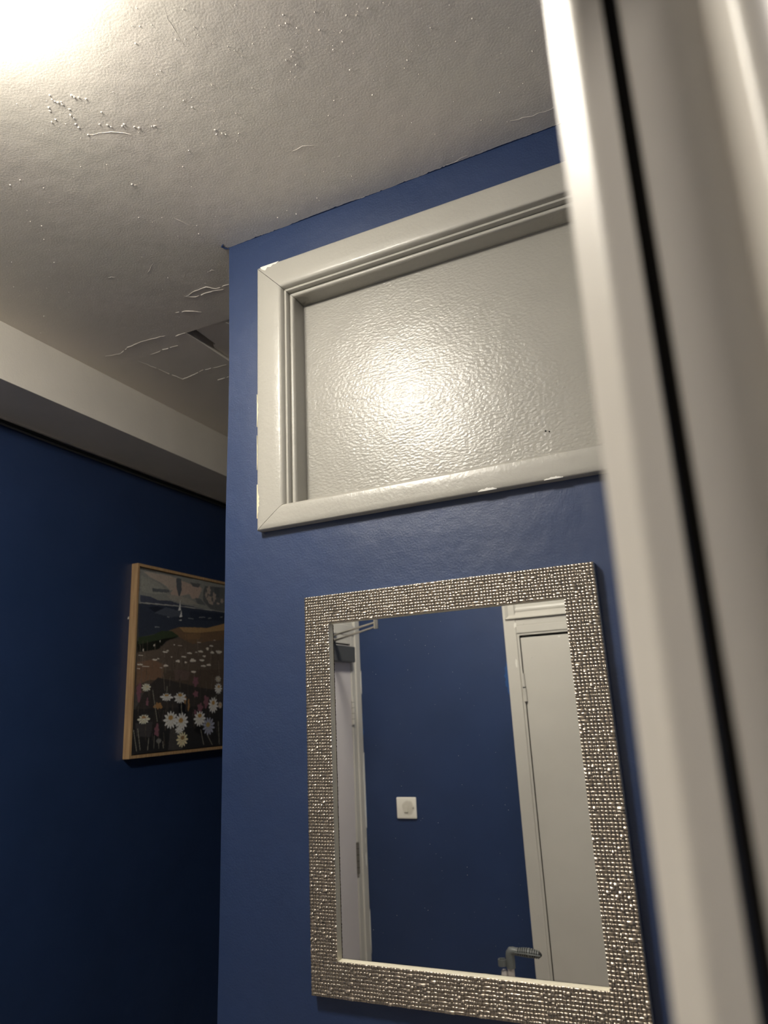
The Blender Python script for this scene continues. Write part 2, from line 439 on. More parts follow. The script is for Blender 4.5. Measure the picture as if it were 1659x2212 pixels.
zl = list(np.linspace(MZ0, IZ0, 11))+list(np.linspace(IZ0, IZ1, int(round((IZ1-IZ0)/PZ))+1))[1:]+list(np.linspace(IZ1, MZ1, 11))[1:]
xl = list(np.linspace(MX0, IX0, 10))+list(np.linspace(IX0, IX1, 79))[1:]+list(np.linspace(IX1, MX1, 10))[1:]
for z0, z1 in zip(zl, zl[1:]):
    zc = (z0+z1)/2
    xs2 = [xl[0]]
    i = 1
    while i < len(xl):
        q = rr.random()
        fix = abs(xl[i]-IX0) < 1e-6 or abs(xl[i]-IX1) < 1e-6 or i == len(xl)-1
        if q < .10 and not fix: i += 1; continue          # two cells run together
        if q > .90: xs2.append((xs2[-1]+xl[i])/2+rr.uniform(-.0003, .0003))   # a cell split in two
        xs2.append(xl[i]+(0 if fix else rr.uniform(-.0007, .0007))); i += 1
    for x, x1 in zip(xs2, xs2[1:]):
        k = side_of((x+x1)/2, zc)
        if k is None: continue
        q = rr.random(); h = rr.choice((.0009, .0011, .0013, .0015)); tx = rr.uniform(-.03, .05)
        if q < .09: tx = rr.uniform(.28, .65); h = .0013
        elif q < .20: tx = -rr.uniform(.06, .2)
        tile(TG[k], x, x1, z0, z1, h, tx, rr.uniform(-.05, .05))
for k in range(4):
    o = TG[k].make('mosaic_tiles', M_SILV, frames[k], smooth=True, sharp=60, fix=False)
    o['kind'] = 'stuff'
G().quad((IX0-.004, -.0055, IZ0-.004), (IX1+.004, -.0055, IZ0-.004), (IX1+.004, -.0055, IZ1+.004), (IX0-.004, -.0055, IZ1+.004)).make('mirror_glass', M_GLASS, mir)
g = G(); dr = random.Random(5)
for k in range(130):
    x, z, s = dr.uniform(IX0+.03, IX1-.06), dr.uniform(IZ0+.01, IZ1-.01), dr.uniform(.00012, .00030)
    a = dr.uniform(0, 3.14); c, q = math.cos(a)*s, math.sin(a)*s*1.6
    g.add([(x-c, -.00552, z-q), (x+q, -.00552, z-c), (x+c, -.0057, z+q), (x-q, -.00552, z+c)], [(0, 1, 2, 3)])
o = g.make('dust_specks', M_WHITE, mir); o['kind'] = 'stuff'
G().box(MX0+.012, MX1-.012, -.005, -.0006, MZ0+.012, MZ1-.012).make('backing_board', M_DARK, mir)

# ------------------------------------------------------------------ framed painting
PY0, PY1, PZ0, PZ1 = .6667, 1.2667, 1.6200, 2.2420
pic = empty('framed_painting', (XL, (PY0+PY1)/2, PZ0), 'seascape and daisy meadow painting in slim light oak frame on the hall wall', 'painting')
mpx = lambda y, z, d: (XL+d, y, z)
oak = [(0, .0005), (0, .0265), (.05, .027), (.95, .027), (1.0, .0265), (1.0, .0005)]
for g in rails((PY0, PY1, PZ0, PZ1), (PY0+.0095, PY1-.0095, PZ0+.0095, PZ1-.0095), oak, mpx, gap=.0001):
    g.make('frame_rail', M_OAK, pic)
PAINT = [["p",[96,97,93],[[2.2,615.4],[516.3,625.9],[518.3,505.1],[213.8,505.0],[0.3,495.5]]],["p",[124,113,103],[[17.0,610.6],[133.2,614.0],[203.6,611.4],[205.0,579.3],[157.1,559.7],[135.2,573.5],[103.5,583.7],[52.3,594.5]]],["p",[104,104,98],[[8.3,595.0],[62.8,585.2],[103.9,576.5],[157.5,550.5],[80.6,537.0],[11.8,538.9]]],["p",[127,110,99],[[209.3,606.5],[266.3,599.3],[313.1,601.9],[337.6,589.4],[314.9,551.1],[280.0,543.0],[262.1,560.0],[212.0,546.1],[179.7,534.7],[157.5,550.5]]],["p",[60,64,70],[[187.1,610.9],[215.8,611.3],[219.8,569.9],[206.8,538.0],[191.5,573.7]]],["p",[66,67,70],[[266.1,605.1],[327.9,607.9],[316.4,592.5],[281.1,591.6]]],["p",[66,70,74],[[64.5,556.5],[151.6,562.7],[152.2,551.7],[67.7,544.4]]],["p",[72,75,77],[[297.3,548.9],[329.8,549.0],[363.8,527.3],[309.8,527.1]]],["p",[68,70,72],[[355.4,603.8],[489.6,613.9],[491.5,510.7],[388.8,516.2],[345.1,542.9],[343.8,582.3]]],["p",[58,62,66],[[411.5,607.4],[450.1,608.5],[444.5,566.8],[412.4,571.0]]],["e",[118,106,97],[377.4,588.7],11.2,16.0],["e",[118,106,97],[412.5,567.0],10.1,18.1],["e",[118,106,97],[381.5,555.2],15.5,11.9],["e",[118,106,97],[435.4,543.4],10.2,4.0],["e",[118,106,97],[461.0,556.5],9.1,9.0],["e",[118,106,97],[362.6,568.8],7.3,9.9],["e",[118,106,97],[394.3,540.7],13.8,6.4],["p",[108,104,97],[[136.7,544.2],[212.0,546.1],[268.5,541.6],[327.6,525.2],[246.6,520.0],[158.6,528.4]]],["p",[50,54,68],[[7.9,525.0],[56.3,526.1],[96.8,517.4],[158.9,522.9],[213.3,516.2],[346.0,513.6],[346.2,507.7],[159.7,506.4],[9.5,499.4]]],["l",[112,112,110],2.0,[[9.4,500.1],[107.7,504.2],[213.6,508.7],[484.8,513.3]]],["p",[37,43,56],[[5.0,496.1],[213.7,506.5],[491.4,512.7],[492.4,461.8],[390.8,443.4],[217.1,429.2],[113.2,402.9],[7.6,379.7]]],["p",[27,31,42],[[48.8,487.0],[93.0,495.4],[139.4,491.4],[129.5,481.3],[84.3,471.3]]],["p",[54,59,70],[[79.3,470.8],[139.1,496.9],[214.4,490.1],[226.2,472.6],[161.8,462.7]]],["p",[30,36,50],[[270.3,495.9],[485.0,505.9],[485.5,477.5],[271.6,461.9]]],["p",[190,188,178],[[212.5,534.1],[217.6,494.2],[203.5,490.5],[210.3,510.2]]],["p",[190,188,178],[[220.1,499.0],[225.8,470.7],[210.0,466.6],[218.1,481.2]]],["l",[20,22,26],1.5,[[207.4,464.1],[228.7,467.7]]],["l",[150,150,145],2,[[210.5,456.3],[222.5,457.4]]],["l",[110,114,116],1.5,[[323.3,477.4],[357.9,481.5]]],["l",[110,114,116],1.5,[[377.5,478.7],[395.9,481.2]]],["l",[110,114,116],1.5,[[87.1,421.3],[108.0,423.1]]],["l",[110,114,116],1.5,[[260.0,467.6],[288.6,468.8]]],["l",[110,114,116],1.5,[[452.7,490.6],[465.6,491.8]]],["l",[110,114,116],1.5,[[146.1,462.0],[156.6,462.2]]],["p",[86,66,48],[[153.7,413.2],[211.6,431.3],[307.1,437.7],[369.5,440.5],[485.7,468.6],[487.0,401.0],[392.3,390.9],[286.4,372.9],[213.2,394.0]]],["p",[122,94,58],[[211.6,429.8],[307.1,437.7],[369.5,439.7],[485.7,467.8],[486.2,441.1],[331.2,419.3],[239.8,414.3]]],["p",[96,73,50],[[240.1,406.9],[331.2,419.3],[332.0,394.6],[251.9,389.3]]],["p",[22,24,20],[[3.8,366.0],[74.7,377.4],[165.1,394.3],[213.1,397.6],[145.3,375.0],[106.4,341.1],[6.4,325.9]]],["p",[40,50,34],[[7.6,379.7],[78.7,393.4],[122.8,411.8],[174.8,413.0],[213.1,396.9],[144.7,385.7],[65.5,368.2],[9.1,356.2]]],["p",[72,62,54],[[3.9,329.1],[106.2,344.6],[165.7,383.5],[218.8,390.7],[292.1,373.2],[486.9,405.0],[489.3,278.4],[7.9,266.2]]],["p",[66,56,48],[[1.0,266.0],[489.2,286.2],[490.9,193.0],[1.1,194.3]]],["p",[92,69,53],[[6.0,295.9],[78.6,308.8],[139.2,293.8],[131.8,241.8],[63.5,237.4],[8.5,220.3]]],["p",[76,62,58],[[191.7,277.9],[278.9,273.0],[269.1,240.2],[198.8,239.3]]],["p",[46,43,42],[[73.8,224.1],[111.5,248.3],[193.7,235.7],[338.0,215.4],[490.8,200.7],[492.0,139.4],[4.9,136.4],[42.5,194.2]]],["p",[36,35,36],[[-0.0,142.9],[485.4,147.2],[487.2,56.6],[1.9,79.5]]],["p",[32,32,34],[[-0.5,82.7],[487.1,64.1],[488.8,-25.1],[2.6,1.5]]],["p",[20,20,24],[[218.0,165.8],[260.8,172.3],[268.5,115.8],[225.5,117.0]]],["p",[22,22,25],[[306.5,61.6],[325.5,78.4],[377.6,69.0],[361.1,37.5]]],["p",[52,50,50],[[180.6,77.8],[222.4,69.1],[246.5,-0.4],[174.2,1.4]]],["p",[50,48,50],[[11.9,98.0],[95.3,101.2],[84.0,49.7],[19.1,56.5]]],["l",[90,81,72],0.9129543706884791,[[35.8,268.7],[31.9,316.9]]],["l",[76,68,60],0.9364064239056842,[[207.5,300.4],[203.6,348.9]]],["l",[57,51,45],1.9475207058033182,[[229.5,205.6],[224.4,246.7]]],["l",[64,57,51],0.8017881002106034,[[296.6,111.6],[303.0,139.2]]],["l",[80,72,64],1.3655715982181977,[[127.9,244.8],[128.9,298.7]]],["l",[58,52,46],0.9090232562051095,[[22.8,116.7],[23.0,145.2]]],["l",[60,54,48],1.6901080160831965,[[438.0,290.5],[440.8,337.9]]],["l",[48,43,38],1.6193586894324203,[[102.8,74.2],[104.8,115.3]]],["l",[51,45,40],1.8197220049593845,[[193.7,93.8],[189.7,146.6]]],["l",[54,48,43],1.1503743391854213,[[207.6,305.1],[211.0,352.4]]],["l",[42,37,33],1.0359670877265486,[[122.3,161.5],[116.2,192.6]]],["l",[59,53,47],1.905295612739516,[[346.3,90.2],[340.2,131.3]]],["l",[94,84,75],1.5282605456120177,[[393.9,303.6],[400.3,367.4]]],["l",[60,54,48],1.243143567313304,[[367.2,75.9],[359.9,93.2]]],["l",[72,64,57],1.1561093220673393,[[80.6,277.6],[77.5,329.3]]],["l",[42,37,33],1.0564246633166579,[[401.4,11.6],[400.8,59.4]]],["l",[78,70,62],1.50764034413505,[[316.9,344.1],[318.0,392.6]]],["l",[51,45,40],1.0377796563362396,[[304.5,172.7],[303.0,213.2]]],["l",[64,57,51],1.2723977515930232,[[57.1,188.9],[48.5,225.1]]],["l",[86,77,68],1.266436676500084,[[231.2,285.0],[227.3,334.1]]],["l",[82,73,65],1.3769186843630985,[[427.7,220.0],[419.9,252.3]]],["l",[50,45,40],1.6926922488206566,[[250.9,36.0],[255.9,74.7]]],["l",[72,64,57],1.10450623371444,[[395.3,91.3],[393.5,144.8]]],["l",[88,79,70],1.1814631074091082,[[146.7,263.1],[146.3,302.9]]],["l",[92,82,73],1.6479828933204614,[[256.1,322.1],[248.2,357.4]]],["l",[52,46,41],1.5984160162180632,[[75.9,178.3],[71.8,209.1]]],["l",[67,60,53],1.135872985181856,[[95.6,41.8],[92.1,65.2]]],["l",[43,38,34],0.9512226218181328,[[100.1,170.3],[95.9,224.6]]],["l",[40,36,32],1.4447572693127793,[[308.7,45.4],[312.5,105.2]]],["l",[43,38,34],1.7213963145985147,[[29.5,154.4],[33.9,174.7]]],["l",[55,49,44],1.8167647642780502,[[233.3,355.5],[228.5,372.9]]],["l",[69,62,55],1.6446669296326244,[[303.0,214.8],[299.0,241.8]]],["l",[39,35,31],1.4195606374041576,[[168.3,92.6],[161.7,128.0]]],["l",[65,58,52],1.9577786595041917,[[202.4,55.1],[193.4,94.0]]],["l",[44,39,35],1.5964916361855306,[[154.4,91.9],[157.5,135.2]]],["l",[57,51,45],1.5996523099523507,[[312.0,164.0],[307.7,204.9]]],["l",[59,53,47],0.832410379602781,[[305.9,140.0],[304.6,191.1]]],["l",[55,49,44],1.2691385467796161,[[402.4,128.8],[398.7,174.7]]],["l",[91,81,72],1.95493325761994,[[323.9,334.9],[315.9,391.9]]],["l",[68,61,54],1.1244329769753338,[[60.9,55.8],[57.6,85.5]]],["l",[69,62,55],1.6649266034655592,[[294.9,302.9],[285.8,340.7]]],["l",[80,72,64],1.4748330298389882,[[375.7,204.5],[370.9,240.5]]],["l",[65,58,52],1.5393395924041946,[[413.7,287.9],[419.5,330.6]]],["l",[57,51,45],1.8710627945726546,[[410.7,317.2],[404.3,363.7]]],["l",[47,42,37],1.5663422919295873,[[186.7,109.4],[186.9,155.8]]],["l",[53,47,42],1.6368631442815034,[[158.0,130.7],[156.2,169.8]]],["l",[92,82,73],0.9779633777240053,[[146.9,204.1],[137.1,259.0]]],["l",[44,39,35],1.1193176568504064,[[403.0,3.2],[397.3,29.0]]],["l",[59,53,47],1.853522997687057,[[270.2,186.4],[267.5,238.9]]],["l",[45,40,36],1.3985761404116168,[[378.1,71.1],[378.2,128.7]]],["l",[59,53,47],1.8906781366515606,[[247.0,290.9],[238.0,328.6]]],["l",[92,82,73],0.9673278131357786,[[299.1,243.0],[303.0,264.2]]],["l",[65,58,52],1.7951511605938912,[[456.0,172.2],[459.5,206.4]]],["l",[73,65,58],1.391695931483413,[[26.4,276.5],[25.3,327.6]]],["l",[46,41,36],1.0751931224102693,[[360.6,131.1],[353.9,180.6]]],["l",[75,67,60],1.8567850704745632,[[471.0,368.0],[465.0,419.2]]],["l",[89,80,71],1.312899001313129,[[23.9,215.4],[27.9,242.7]]],["l",[54,48,43],1.925886035876042,[[63.5,39.8],[60.4,54.7]]],["l",[67,60,53],1.5539899848500598,[[327.1,362.8],[330.9,400.3]]],["l",[80,72,64],0.8344751086161788,[[67.2,215.0],[69.4,255.1]]],["l",[66,59,52],0.8574059958106232,[[179.7,269.3],[174.8,293.4]]],["l",[79,71,63],1.5109249810002683,[[129.3,263.8],[132.6,310.7]]],["l",[60,54,48],1.0910522366377464,[[317.5,255.0],[318.1,285.4]]],["l",[55,49,44],1.763471718182112,[[332.8,254.8],[339.2,286.4]]],["l",[67,60,53],1.310014417786301,[[32.0,323.5],[30.9,370.5]]],["l",[72,64,57],1.9496804123940832,[[345.1,338.8],[341.7,401.3]]],["l",[84,75,67],1.4415287808398702,[[204.8,260.7],[209.0,302.2]]],["l",[45,40,36],1.8602211387829006,[[230.5,69.1],[223.9,91.1]]],["l",[50,45,40],0.9041554434555343,[[98.3,110.0],[100.8,136.1]]],["l",[55,49,44],1.7385802180493328,[[5.1,327.2],[-0.1,381.6]]],["l",[44,39,35],1.4364608149753946,[[92.4,62.7],[90.0,109.2]]],["l",[61,54,48],0.8897538948185866,[[466.4,171.4],[467.6,190.8]]],["l",[52,46,41],1.2453523706414038,[[337.7,134.6],[332.2,184.2]]],["l",[63,56,50],0.9773935133323506,[[160.2,261.7],[153.4,313.4]]],["l",[51,45,40],1.872561407177252,[[325.4,217.6],[319.8,248.4]]],["l",[72,64,57],1.216072485156196,[[69.8,185.0],[68.8,223.1]]],["l",[48,43,38],0.8697153390815144,[[312.8,69.6],[305.0,95.2]]],["l",[79,71,63],1.2450438165385846,[[20.8,308.0],[17.8,355.5]]],["l",[50,45,40],1.82994852813001,[[195.1,283.3],[191.9,299.5]]],["l",[58,52,46],1.6428389502180205,[[182.0,262.9],[178.0,310.9]]],["l",[79,71,63],1.4929380430338424,[[224.0,217.7],[228.3,258.4]]],["l",[77,69,61],0.8484172577068207,[[447.0,350.8],[444.0,385.7]]],["l",[56,50,44],1.77364263712539,[[374.3,115.3],[374.9,156.8]]],["l",[40,36,32],1.0250536198050975,[[138.1,87.2],[141.3,102.0]]],["l",[53,47,42],1.5071097666474222,[[17.3,302.7],[9.1,337.5]]],["l",[63,56,50],1.0330619184668142,[[124.6,113.7],[116.2,142.3]]],["l",[60,54,48],1.8916115037139984,[[123.4,40.4],[125.3,55.5]]],["l",[57,51,45],1.3986736133291284,[[126.3,132.7],[122.0,151.3]]],["l",[41,36,32],1.7563243804119675,[[414.1,46.4],[420.9,97.1]]],["l",[51,45,40],0.92999581056957,[[163.2,173.3],[165.3,194.3]]],["l",[48,43,38],1.7041453355083356,[[32.7,150.1],[37.3,167.9]]],["l",[80,72,64],1.6469714460543514,[[170.1,219.6],[172.7,251.6]]],["l",[78,70,62],1.680485317684301,[[50.0,240.0],[54.8,255.8]]],["l",[60,54,48],1.846926513590685,[[464.0,345.1],[463.3,381.5]]],["l",[55,49,44],1.4206018487022365,[[158.6,87.3],[151.0,138.8]]],["l",[43,38,34],1.7660456858842746,[[81.0,172.4],[77.7,196.6]]],["l",[42,37,33],1.9989222713798216,[[83.3,140.1],[77.6,164.6]]],["l",[40,36,32],1.7471974155942867,[[59.5,188.9],[53.1,202.3]]],["l",[41,36,32],1.876509963285325,[[31.6,34.9],[32.5,68.7]]],["l",[70,63,56],0.812806132759944,[[21.2,136.8],[24.6,152.4]]],["l",[69,62,55],1.5677348112152645,[[139.3,99.7],[143.9,136.0]]],["l",[65,58,52],1.504052987942042,[[216.3,61.0],[214.1,111.3]]],["l",[69,62,55],1.5764953245535986,[[192.6,131.9],[188.8,154.4]]],["l",[70,63,56],1.8508749642740028,[[88.5,314.3],[90.3,364.3]]],["l",[41,36,32],1.3682375155466127,[[324.2,143.3],[326.6,160.4]]],["l",[68,61,54],1.9500721080649701,[[60.4,103.1],[62.0,122.2]]],["l",[44,39,35],0.9033116471450698,[[239.4,128.2],[235.0,152.7]]],["l",[72,64,57],0.8758801622789326,[[119.5,295.4],[111.1,327.7]]],["l",[68,61,54],1.039261539171708,[[154.7,18.8],[147.2,63.7]]],["l",[52,46,41],1.3549538760357214,[[186.5,129.5],[189.2,180.1]]],["l",[40,36,32],0.9923335694170948,[[380.4,54.0],[380.9,84.0]]],["l",[54,48,43],1.3732459185131423,[[22.8,192.7],[17.4,212.6]]],["l",[56,50,44],0.9495857681520212,[[5.4,208.0],[3.3,239.2]]],["l",[74,66,59],1.600232640729352,[[124.3,324.4],[119.8,356.8]]],["l",[63,56,50],1.1403741363076163,[[329.9,77.9],[330.9,92.8]]],["l",[45,40,36],1.1445333363743793,[[217.6,158.0],[211.8,175.3]]],["l",[51,45,40],0.9627513122836034,[[345.1,114.7],[336.3,143.6]]],["l",[68,61,54],1.4103741590902614,[[167.3,125.0],[159.4,180.6]]],["l",[59,53,47],0.9222021207001576,[[262.1,354.2],[254.5,407.9]]],["l",[49,44,39],1.9976983439671574,[[389.9,33.3],[395.2,56.1]]],["l",[73,65,58],1.0466183065297536,[[137.0,335.5],[131.3,356.2]]],["l",[53,47,42],1.9069496654343105,[[126.7,57.5],[125.2,72.3]]],["l",[60,54,48],1.10635304714825,[[339.0,176.3],[337.1,236.0]]],["l",[57,51,45],0.9069668284644167,[[223.6,240.4],[222.4,268.7]]],["l",[40,36,32],1.9603662873998893,[[390.5,47.4],[386.6,81.5]]],["l",[72,64,57],1.578986408972943,[[60.3,74.3],[63.2,126.8]]],["l",[48,43,38],1.9095354162943787,[[212.5,173.3],[205.9,190.6]]],["l",[67,60,53],1.5241497174234913,[[53.3,337.4],[51.6,373.0]]],["l",[68,61,54],1.4071404104991365,[[414.1,113.7],[405.7,159.3]]],["l",[59,53,47],1.2984682007135055,[[48.7,136.1],[49.3,158.1]]],["l",[82,73,65],1.5950068133679292,[[266.6,272.1],[268.9,299.3]]],["l",[56,50,44],1.5345756954362213,[[55.7,258.0],[51.8,277.8]]],["l",[58,52,46],1.9302212197458608,[[405.1,267.3],[407.6,314.6]]],["l",[60,54,48],1.1916842147771036,[[442.2,148.5],[446.0,163.7]]],["l",[69,62,55],1.2621837038923376,[[153.5,128.8],[158.9,147.4]]],["l",[79,71,63],1.2706750859428055,[[32.4,228.0],[29.0,274.3]]],["l",[94,84,75],1.720773043166695,[[140.0,319.5],[135.8,348.0]]],["l",[68,61,54],0.8663427747652328,[[307.7,77.0],[300.6,128.1]]],["l",[92,82,73],1.8466432386274176,[[452.3,263.1],[443.6,317.5]]],["l",[60,54,48],1.6531246114518416,[[445.3,41.2],[436.2,67.8]]],["l",[80,72,64],0.8319139202393171,[[404.2,211.8],[409.3,263.4]]],["l",[86,77,68],1.1041374689209755,[[42.1,296.1],[42.0,329.6]]],["l",[41,36,32],1.279248061682696,[[87.1,142.0],[81.5,188.2]]],["l",[72,64,57],1.5028327318903645,[[261.7,128.3],[258.4,184.8]]],["l",[50,45,40],1.1591482292641746,[[134.9,107.1],[128.1,148.4]]],["l",[53,47,42],1.4358898457800384,[[218.7,222.8],[220.1,244.3]]],["l",[71,63,56],1.6488195248861652,[[155.8,70.1],[155.8,87.9]]],["l",[40,36,32],1.7804329621551458,[[350.9,25.5],[352.1,63.3]]],["l",[57,51,45],1.30958873914191,[[229.4,180.3],[226.4,239.9]]],["l",[66,59,52],0.8460311503310023,[[283.7,339.2],[280.0,385.3]]],["e",[158,152,142],[20.7,319.8],11.8,1.4],["e",[158,152,142],[139.5,337.6],13.8,2.2],["e",[158,152,142],[93.4,307.7],12.4,2.7],["e",[158,152,142],[22.6,289.8],12.6,2.4],["e",[158,152,142],[46.4,283.9],17.2,1.6],["e",[158,152,142],[16.5,275.7],6.7,1.8],["e",[158,152,142],[147.0,289.9],12.0,3.9],["e",[158,152,142],[211.7,307.8],10.6,4.0],["e",[158,152,142],[243.5,324.6],12.9,2.3],["e",[158,152,142],[273.5,339.5],13.2,3.0],["e",[158,152,142],[291.5,313.8],16.4,5.9],["e",[158,152,142],[336.5,349.4],13.8,3.6],["e",[158,152,142],[345.2,315.9],13.8,3.6],["e",[158,152,142],[355.9,295.6],13.9,3.3],["e",[158,152,142],[387.5,300.4],13.1,3.7],["e",[158,152,142],[376.1,361.0],7.6,5.5],["e",[158,152,142],[405.7,349.1],11.1,4.3],["e",[158,152,142],[446.2,351.9],18.3,6.2],["e",[158,152,142],[300.4,271.8],13.4,3.5],["e",[158,152,142],[219.9,364.5],11.8,1.2],["e",[158,152,142],[108.0,312.8],6.3,1.3],["e",[158,152,142],[176.5,321.7],3.8,1.7],["e",[158,152,142],[154.6,342.9],7.5,1.5],["e",[158,152,142],[398.9,373.8],12.2,2.2],["e",[158,152,142],[187.7,365.1],4.7,0.9],["e",[158,152,142],[310.4,344.3],7.3,1.8],["e",[158,152,142],[252.6,305.0],7.0,2.9],["e",[158,152,142],[357.7,331.5],8.6,3.0],["e",[158,152,142],[124.7,281.2],5.4,1.4],["e",[158,152,142],[416.8,396.4],6.8,1.2],["e",[158,152,142],[326.5,382.1],10.6,1.2],["e",[158,152,142],[33.6,339.0],2.6,4.9],["e",[158,152,142],[85.7,357.3],3.5,3.9],["e",[158,152,142],[114.8,373.1],2.2,4.5],["e",[96,60,70],[21.2,200.7],10.2,31.1],["e",[96,60,70],[311.4,237.2],14.9,17.5],["e",[96,60,70],[313.0,191.7],13.7,10.9],["e",[96,60,70],[63.1,164.4],5.6,13.2],["e",[96,60,70],[374.7,163.8],14.3,22.1],["e",[96,60,70],[340.4,142.5],15.1,14.5],["e",[96,60,70],[113.9,70.9],10.7,20.4],["e",[96,60,70],[312.5,125.1],6.8,10.8],["e",[122,88,52],[116.7,152.0],20.8,10.0],["e",[122,88,52],[275.4,150.9],4.9,22.0],["e",[122,88,52],[255.3,172.4],5.5,14.1],["l",[98,96,86],2.2,[[5.3,76.2],[23.0,9.3]]],["l",[98,96,86],2.2,[[24.4,78.4],[39.1,11.2]]],["l",[98,96,86],2.2,[[77.1,46.9],[73.2,8.8]]],["l",[98,96,86],2.2,[[102.9,51.9],[102.7,13.1]]],["l",[98,96,86],2.2,[[125.7,31.0],[127.3,11.3]]],["l",[98,96,86],2.2,[[145.2,33.0],[149.8,11.4]]],["l",[98,96,86],2.2,[[87.0,204.1],[114.7,100.5]]],["l",[98,96,86],2.2,[[158.3,218.0],[157.0,193.9]]],["l",[98,96,86],2.2,[[345.9,63.3],[364.9,8.8]]],["l",[98,96,86],2.2,[[387.3,39.7],[414.9,5.6]]],["l",[98,96,86],2.2,[[449.2,88.0],[457.2,6.5]]],["l",[98,96,86],2.2,[[234.0,165.6],[238.5,123.6]]],["l",[98,96,86],2.2,[[434.5,185.6],[422.8,163.2]]],["d",[168,162,142],[55.4,214.0],22.9,13.9,[60.9,216.7],[150,140,110]],["d",[186,182,164],[157.7,180.9],33.9,13.7,[157.3,187.7],[140,104,52]],["d",[186,182,164],[228.1,177.9],34.7,20.4,[227.7,188.4],[140,104,52]],["d",[176,160,140],[50.0,109.4],31.0,16.2,[49.6,115.8],[130,96,58]],["d",[186,182,164],[181.9,103.1],37.4,30.6,[181.5,110.9],[140,104,52]],["d",[186,182,164],[227.7,67.1],22.4,13.7,[232.3,82.3],[140,104,52]],["d",[170,152,120],[245.0,33.7],31.3,27.5,[246.9,39.8],[110,84,50]],["d",[112,116,134],[392.2,73.8],36.0,33.5,[387.9,79.4],[128,108,60]],["d",[186,182,164],[239.7,95.8],35.7,32.0,[235.8,99.4],[140,104,52]],["d",[186,182,164],[338.9,102.9],34.8,28.8,[338.5,113.7],[140,104,52]],["d",[186,182,164],[417.1,150.2],29.4,30.7,[416.8,158.8],[140,104,52]],["d",[186,182,164],[446.3,212.2],23.9,21.3,[449.2,219.8],[140,104,52]],["d",[140,136,126],[444.2,248.4],18.9,12.3,[445.4,249.6],[140,130,110]],["d",[96,96,92],[125.5,35.9],13.7,8.5,[125.4,37.5],[90,90,84]],["d",[140,130,120],[458.9,149.5],12.6,13.6,[460.2,151.4],[140,104,52]]]
NU, NV = 300, 310
uu, vv = np.meshgrid((np.arange(NU)+.5)/NU*600.0, (np.arange(NV)+.5)/NV*622.0)
img = np.zeros((NV, NU, 3)); img[:] = (60, 58, 56)
def pp(poly):
    inside = np.zeros_like(uu, bool); n = len(poly)
    for i in range(n):
        x1, y1 = poly[i]; x2, y2 = poly[(i+1) % n]
        if y1 == y2: continue
        c = ((y1 > vv) != (y2 > vv)) & (uu < (x2-x1)*(vv-y1)/(y2-y1)+x1)
        inside ^= c
    return inside
jit = lambda c: np.array(c, float)*(1+rng.normal(0, .03))
for it in PAINT:
    if it[0] == 'p': img[pp(it[2])] = it[1]
    elif it[0] == 'l':
        (x1, y1), (x2, y2) = it[3][0], it[3][-1]
        pts = it[3]
        for (x1, y1), (x2, y2) in zip(pts, pts[1:]):
            L2 = (x2-x1)**2+(y2-y1)**2+1e-6
            t = np.clip(((uu-x1)*(x2-x1)+(vv-y1)*(y2-y1))/L2, 0, 1)
            dd = np.hypot(uu-x1-t*(x2-x1), vv-y1-t*(y2-y1))
            img[dd < max(it[2]*.75, 1.05)] = it[1]
    elif it[0] == 'e':
        ang = np.arctan2(vv-it[2][1], uu-it[2][0]); e = np.hypot((uu-it[2][0])/max(it[3], 1.2), (vv-it[2][1])/max(it[4], 1.2))
        img[e < 1+.22*np.sin(ang*5+it[2][0])] = it[1]
    elif it[0] == 'd':
        cx, cy = it[2]; ang = np.arctan2(vv-cy, uu-cx); e = np.hypot((uu-cx)/it[3], (vv-cy)/it[4])
        pet = .84+.16*np.cos(ang*12+cx)
        shade = np.where(np.cos(ang*12+cx) < -.6, .74, 1.0)
        mk_ = e < pet
        img[mk_] = (np.array(it[1])[None, :]*shade[mk_][:, None])
        kx, ky = it[5]; e2 = np.hypot((uu-kx)/(it[3]*.32), (vv-ky)/(it[4]*.26)); img[e2 < 1] = it[6]
# broken brushwork
nz = rng.normal(0, 1, (NV//3+2, NU//3+2)); nz = np.kron(nz, np.ones((3, 3)))[:NV, :NU]
img = np.clip(img*(1+.022*nz[:, :, None]), 4, 255)
img = img*.78+img.mean(axis=2, keepdims=True)*.22
ART_GAIN = 2.6
lin_img = np.minimum((img/255.0)**2.2*ART_GAIN, .9)
cx0, cx1, cz0, cz1 = PY0+.0125, PY1-.0125, PZ0+.0125, PZ1-.0125
xs_ = cx0+(cx1-cx0)*np.arange(NU+1)/NU; zs_ = cz0+(cz1-cz0)*np.arange(NV+1)/NV
oo = ORG[pic.name]
V = [(XL+.0235-oo[0], y-oo[1], z-oo[2]) for z in zs_ for y in xs_]
F = [(j*(NU+1)+i, j*(NU+1)+i+1, (j+1)*(NU+1)+i+1, (j+1)*(NU+1)+i) for j in range(NV) for i in range(NU)]
me = bpy.data.meshes.new('canvas'); me.from_pydata(V, [], F); me.materials.append(M_ART)
ca = me.color_attributes.new('print', 'FLOAT_COLOR', 'CORNER')
buf = np.ones((NV*NU, 4, 4), np.float32); buf[:, :, :3] = lin_img.reshape(-1, 1, 3)
ca.data.foreach_set('color', buf.ravel())
cv = bpy.data.objects.new('canvas', me); COL.objects.link(cv); cv.parent = pic; ORG[cv.name] = oo
G().box(XL+.001, XL+.0225, cx0, cx1, cz0, cz1).make('stretcher', M_DARK, pic)

